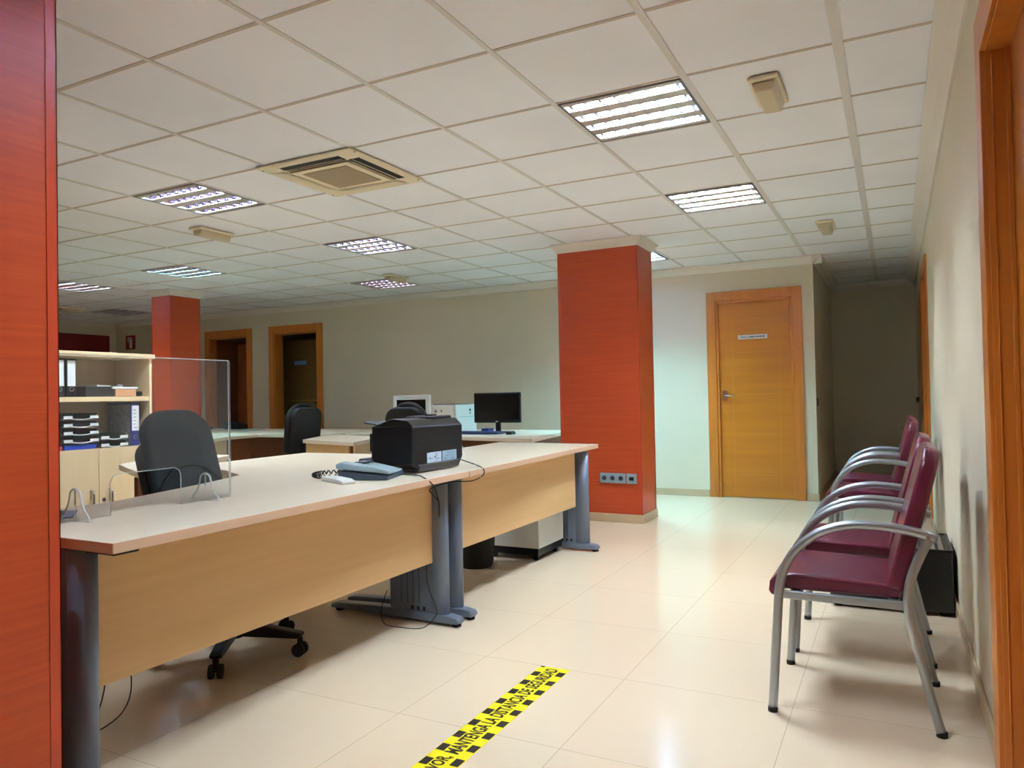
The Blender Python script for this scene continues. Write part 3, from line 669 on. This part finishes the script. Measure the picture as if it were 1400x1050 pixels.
db.name = 'credit_card_terminal'; tag(db, 'dark grey wedge-shaped device left of the printer', 'device')
# cables
def cable(name, label, pts, r=.0028, m=BLKM):
    o = MB().tube(pts, r, 8, spline=6).build(name, m); tag(o, label, 'cable', None); return o
cable('phone_cable', 'thin black cable hanging over the desk front from the telephone', [(-1.90, .32, DZ+.006), (-1.80, .32, DZ+.005), (-1.71, .24, DZ+.005), (-1.672, .245, DZ-.02), (-1.672, .28, .68), (-1.69, .33, .61), (-1.73, .39, .55), (-1.78, .47, .545)])
cable('printer_cable', 'black cable looping over the desk edge at the right of the printer', [(-1.90, .86, DZ+.03), (-1.80, .80, DZ+.02), (-1.70, .75, DZ-.0), (-1.672, .71, .71), (-1.69, .62, .690), (-1.73, .5, .697), (-1.73, .36, .69), (-1.72, .30, .68), (-1.74, .40, .62), (-1.79, .48, .58)])
cable('white_cable', 'thin white cable dropping from the printer corner over the desk edge', [(-1.92, .87, DZ+.15), (-1.85, .85, DZ+.06), (-1.74, .76, DZ+.006), (-1.680, .69, DZ-.0), (-1.672, .68, .70)], .0018, PAPER)
cable('power_cable', 'black cable hanging down the desk leg and looping on the floor', [(-1.88, .50, .30), (-1.86, .48, .2), (-1.81, .47, .1), (-1.81, .47, .06), (-1.86, .43, .006), (-1.98, .40, .004), (-2.08, .42, .004), (-2.14, .48, .05), (-2.12, .50, .14)], .002)
cable('thin_floor_cable', 'pair-side thin cable on the floor under the near end of the desk', [(-2.30, -.86, .30), (-2.26, -.90, .12), (-2.20, -1.0, .006), (-2.12, -1.1, .004)], .0022)
cable('thin_floor_cable', 'second thin cable bowing down under the near desk panel', [(-2.25, -.86, .30), (-2.20, -.84, .15), (-2.18, -.90, .05), (-2.22, -1.05, .004), (-2.25, -1.12, .004)], .0022)
# ================================================================ ACRYLIC SCREEN
s = thing('acrylic_screen', 'clear acrylic sneeze guard standing on the near counter desk', 'screen', (-2.09, -.85, DZ))
XS = -2.09; TZ = 1.256
b = MB(); th = .003
# sheet with pass-through slot (world y from -1.40 to -.505)
b.prism([(-1.27, DZ), (-.985, DZ), (-.985, .845), (-.975, .865), (-.955, .872), (-.745, .872), (-.727, .863), (-.72, .845), (-.72, DZ), (-.505, DZ), (-.505, TZ), (-1.27, TZ)], XS-th/2, XS+th/2, axis='x')
b.build('sheet', ACR, s, world=True)
w2 = MB(); a = Vector((XS, -.503, 0)); c = Vector((-2.165, -.435, 0)); n = Vector((.0010, .0011, 0))
w2.prism([(XS, -.503), (-2.145, -.448), (-2.147, -.450), (XS-.002, -.505)], DZ, TZ); w2.build('side_wing', ACR, s, world=True)
ed = MB()
ed.tube([(XS, -.985, DZ+.001), (XS, -.985, .845), (XS, -.975, .865), (XS, -.955, .872), (XS, -.745, .872), (XS, -.727, .863), (XS, -.72, .845), (XS, -.72, DZ+.001)], .0016, 6)
ed.tube([(XS, -.505, DZ), (XS, -.505, TZ), (XS, -1.27, TZ)], .0022, 6); ed.tube([(-2.146, -.449, DZ), (-2.146, -.449, TZ), (XS, -.505, TZ)], .0022, 6)
ed.build('polished_edge', ACRE, s, world=True)
for yc in (-.615, -1.10):
    ft = MB(); pts = [(-.068, .0), (-.066, .014), (-.045, .035), (-.032, .06), (-.024, .088), (-.008, .098), (.008, .098), (.024, .088), (.032, .06), (.045, .035), (.066, .014), (.068, 0)]
    f = ft.prism([(XS+p[0], DZ+p[1]) for p in pts], yc-.0025, yc+.0025, axis='y').build('foot', ACR, s, world=True)
    MB().tube([(XS+p[0], yc, DZ+p[1]) for p in pts], .0034, 8, spline=3).build('foot_edge', ACRE, f, world=True)
    MB().tube([(XS, yc, DZ+.05), (XS, yc, DZ+.098)], .003, 8).build('foot_slot', ACRE, f, world=True)
pp = MB().prism([(-2.42, -1.06), (-2.22, -1.14), (-2.165, -1.06), (-2.30, -.96)], DZ, DZ+.004).build('blue_folder', mat('slate_blue_card', (70, 88, 130), .6)); tag(pp, 'slate blue folder lying on the desk behind the screen foot', 'folder')
# ================================================================ MONITOR DESK ITEMS
def monitor(label, x, y, rz, w_, h_, z0, bez, scr, base=BLK, bw=.018, bb=.03, tilt=.0):
    m_ = thing('monitor', label, 'monitor', (x, y, DZ), rz)
    MB().box(-w_/2, w_/2, -.02, .02, z0, z0+h_).build('casing', bez, m_, bevel=.008)
    MB().box(-w_/2+bw, w_/2-bw, -.022, -.0195, z0+bb, z0+h_-bw).build('screen', scr, m_)
    b = MB(); b.box(-.025, .025, .0, .03, .012, z0+.06); b.build('stand', base, m_, bevel=.004)
    MB().cyl((0, .01, 0), .11, .012, n=28).build('foot', base, m_)
    return m_
m1 = monitor('black flat monitor on the desk left of the broad red pillar', -3.36, 3.98, math.radians(4), .505, .30, .10, BLK, SCREEN)
MB().box(-.012, .012, -.0235, -.022, .108, .118).build('logo', PAPER, m1)
monitor('white monitor with dark screen behind the black swivel chair', -4.30, 3.85, math.radians(6), .43, .36, .03, WHT, SCREEN, WHT, .045, .05)
k0 = thing('keyboard', 'blue-black keyboard in front of the black monitor', 'keyboard', (-3.42, 3.72, DZ))
MB().box(-.23, .23, -.075, .075, 0.004, .022).build('case', mat('blue_black', (38, 48, 84), .5), k0, bevel=.004)
kk = MB()
for i in range(20):
    for j in range(5): kk.box(-.22+i*.022, -.203+i*.022, -.062+j*.025, -.043+j*.025, .022, .028)
kk.build('keys', mat('key_blue', (52, 66, 110), .5), k0)
ms = MB(); ms.prism([(-.032, 0), (.032, 0), (.028, .022), (.012, .032), (-.012, .032), (-.028, .022)], -.05, .05, axis='y', M=Matrix.Translation((-3.07, 3.70, DZ))); o = ms.build('computer_mouse', BLK, bevel=.008, seg=3); tag(o, 'black computer mouse right of the keyboard', 'mouse')
pw = thing('laser_printer', 'white boxy laser printer between the two monitors', 'printer', (-3.95, 4.1, DZ))
MB().box(-4.13, -3.80, 3.90, 4.32, DZ, DZ+.285).build('body', WHT, pw, world=True, bevel=.006)
MB().box(-4.10, -3.86, 3.95, 4.30, DZ+.285, DZ+.292).build('top_tray', GRYD, pw, world=True)
f = MB(); f.box(-4.11, -3.82, 3.896, 3.90, DZ+.16, DZ+.27); f.build('front_cover', mat('warm_white', (232, 228, 210), .5), pw, world=True, bevel=.003)
b = MB(); b.box(-4.06, -4.02, 3.893, 3.896, DZ+.235, DZ+.238); b.box(-4.05, -4.025, 3.893, 3.896, DZ+.21, DZ+.228); b.box(-3.975, -3.96, 3.893, 3.896, DZ+.215, DZ+.232); b.build('control_marks', GRYD, pw, world=True)
b = MB(); b.box(-3.80, -3.797, 4.17, 4.20, DZ+.19, DZ+.20); b.box(-3.80, -3.797, 4.17, 4.20, DZ+.215, DZ+.24); b.box(-3.80, -3.798, 3.95, 4.28, DZ+.158, DZ+.160); b.build('side_marks', GRYD, pw, world=True)
o = MB().box(-3.62, -3.54, 4.10, 4.22, DZ, DZ+.035).build('ink_box', BLUE, bevel=.003); tag(o, 'small dark blue box behind the keyboard', 'box')
o = MB().prism([(-.13, 0), (.13, 0), (.12, .06), (-.08, .095), (-.13, .09)], -.09, .09, axis='y', M=Matrix.Translation((-7.52, 4.45, DZ))).build('black_telephone', BLKM, bevel=.01); tag(o, 'small black telephone on the back desk before the dark doorway', 'telephone')
o = MB().box(-8.25, -8.0, 4.42, 4.5, DZ, DZ+.02).build('dark_stapler', BLKM, bevel=.006); tag(o, 'small dark object on the back desk behind the clear screen', 'stapler')
o = MB().box(-7.2, -6.85, 4.0, 4.3, DZ, DZ+.003).build('pale_blue_rectangle', mat('pale_blue_matte', (170, 205, 215), .7)); tag(o, 'thin pale blue rectangle on the back desk', 'paper')  # flat pale blue rectangle on the desktop
# ================================================================ BOOKCASE
cx = thing('bookcase', 'pale maple cabinet with open shelves above two closed doors', 'cabinet', (-5.0, .77, 0))
X0, X1, CY0, CY1 = -5.22, -4.80, .33, 1.19
MB().box(X0, X1+.012, CY0-.02, CY1+.022, 1.432, 1.466).build('top', PALEW, cx, world=True, bevel=.002)
MB().box(X0, X1, CY1-.02, CY1, .0, 1.432).build('side_panel', PALEW, cx, world=True, bevel=.001)
MB().box(X0, X1, CY0, CY0+.02, .0, 1.432).build('side_panel', PALEW, cx, world=True, bevel=.001)
MB().box(X0, X0+.01, CY0+.02, CY1-.02, .0, 1.432).build('back_panel', PALEW, cx, world=True)
MB().box(X0+.01, X1-.004, CY0+.02, CY1-.02, 1.118, 1.152).build('shelf', PALEW, cx, world=True, bevel=.001)
MB().box(X0+.01, X1-.004, CY0+.02, CY1-.02, .765, .788).build('shelf', PALEW, cx, world=True)
MB().box(X0+.01, X1-.03, CY0+.02, CY1-.02, .0, .08).build('plinth', PALEW, cx, world=True)
for a, c, hy in ((CY0+.002, .755, .70), (.758, CY1-.002, .835)):
    dr = MB().box(X1, X1+.018, a, c, .085, .790).build('door', PALEW, cx, world=True, bevel=.0015)
    MB().tube([(X1+.018, hy, .50), (X1+.042, hy, .485), (X1+.045, hy, .44), (X1+.042, hy, .395), (X1+.018, hy, .38)], .009, 10, spline=4).build('door_handle', CHROME, dr, world=True)
    if hy > .8: MB().cyl((X1+.017, .79, .43), .014, .004, 'x', 14).build('keyhole', BLKM, dr, world=True)
def binder(label, y0, y1, z0, h_, m, x1=-4.83, lab=(.35, .93), side=None, depth=.27):
    t = thing('ring_binder', label, 'binder', (x1-.13, (y0+y1)/2, z0))
    MB().box(x1-depth, x1, y0, y1, z0, z0+h_).build('cover', m, t, world=True, bevel=.003)
    MB().box(x1, x1+.0015, y0+.01, y1-.008, z0+h_*lab[0], z0+h_*lab[1]).build('spine_label', PAPER, t, world=True)
    b = MB(); n = 16; vs = []; yc = (y0+y1)/2; zc = z0+h_*.2
    pts = [(x1+.002, yc+.014*math.cos(2*PI*k/n), zc+.014*math.sin(2*PI*k/n)) for k in range(n+1)]
    b.tube(pts, .0025, 6); b.build('finger_ring', CHROME, t, world=True)
    if side: MB().box(x1-depth+.005, x1-.006, y0-.002, y0, z0+.005, z0+h_-.015).build('side_cover', side, t, world=True)
    return t
bd = binder('blue ring binder with a written white label on the middle shelf', 1.035, 1.108, .789, .318, BLUE, side=GREYC)
b = MB()
for k in range(6): b.box(-4.8287, -4.828, 1.055, 1.055+random.uniform(.02, .035), .92+k*.026, .924+k*.026)
b.build('label_writing', GRYD, bd, world=True)
binder('black ring binder with blank label, right one of the pair on the upper shelf', .560, .632, 1.153, .262, BLK, lab=(.28, .95))
binder('black ring binder partly cut off by the red pillar on the upper shelf', .480, .552, 1.153, .262, BLK, lab=(.28, .95))
o = MB().box(-5.1, -4.85, .71, .92, 1.153, 1.225).build('black_box', mat('brown_black_box', (30, 26, 22), .6), bevel=.003); tag(o, 'low black document box on the upper shelf', 'box')
o = MB().box(-5.08, -4.84, .925, 1.09, 1.153, 1.208).build('card_box', PINKB, bevel=.003); tag(o, 'salmon cardboard box under a folder on the upper shelf', 'box')
o = MB().box(-5.09, -4.835, .90, 1.10, 1.209, 1.222).build('white_folder', PAPER, bevel=.002); tag(o, 'white folder lying on the salmon box', 'folder')
o = MB().box(-5.06, -4.86, .80, .90, 1.226, 1.236).build('loose_papers', PAPER); tag(o, 'loose white papers on the black document box', 'paper')
o = MB().prism([(-.03, 0), (.03, 0), (.02, .022), (-.02, .022)], -.02, .02, axis='y', M=Matrix.Translation((-4.9, .99, 1.2225))).build('hole_punch', CHROME, bevel=.004); tag(o, 'small shiny metal punch on top of the white folder', 'hole punch')
o = MB().box(-5.0, -4.84, 1.105, 1.145, 1.153, 1.19).build('tape_roll_box', BLK, bevel=.01); tag(o, 'small black object at the right end of the upper shelf', 'box')
def tray(label, y0, y1, z0, m):
    t = thing('letter_tray', label, 'letter tray', (-4.97, (y0+y1)/2, z0), group='stacked letter trays')
    X = -4.83
    b = MB(); b.box(-5.12, X, y0+.004, y1-.004, z0, z0+.004); b.box(-5.12, X-.02, y0, y0+.004, z0, z0+.045); b.box(-5.12, X-.02, y1-.004, y1, z0, z0+.045); b.box(-5.12, -5.116, y0, y1, z0, z0+.045)
    b.build('tray_body', m, t, world=True)
    # sagging front lip between the two label holders
    n = 10; vs = []; mid = (y0+y1)/2
    for k in range(n+1):
        yy = y0+.05+(y1-y0-.1)*k/n; dz = -.010*math.sin(PI*k/n)
        vs.append((X+.002, yy, z0+.012+dz))
    MB().tube(vs, .0035, 6).build('front_lip', PAPER, t, world=True)
    for a in (y0+.005, y1-.065): MB().box(X, X+.004, a, a+.06, z0+.008, z0+.028).build('label_holder', PAPER, t, world=True)
    return t
gt = mat('smoky_tray_plastic', (62, 56, 52), .35)
names = ['lowest tray of the left letter tray stack', 'second tray up in the left letter tray stack', 'third tray up in the left letter tray stack', 'top tray of the left letter tray stack']
for k in range(4): tray('smoky grey '+names[k], .535, .79, .832+k*.054, gt)
tray('lower smoky letter tray beside the blue binder', .80, 1.015, .789, gt); tray('upper smoky letter tray beside the blue binder', .80, 1.015, .843, mat('green_grey_tray', (84, 94, 90), .4))
o = MB().box(-5.1, -4.84, .55, .78, .789, .825).build('blue_folder_stack', BLUB, bevel=.004); tag(o, 'bright blue folder under the letter tray stack', 'folder')
o = MB().box(-5.05, -4.83, .50, .53, .789, .82).build('red_file', mat('red_file', (190, 40, 40), .5)); tag(o, 'narrow red file at the left end beneath the letter trays', 'file')
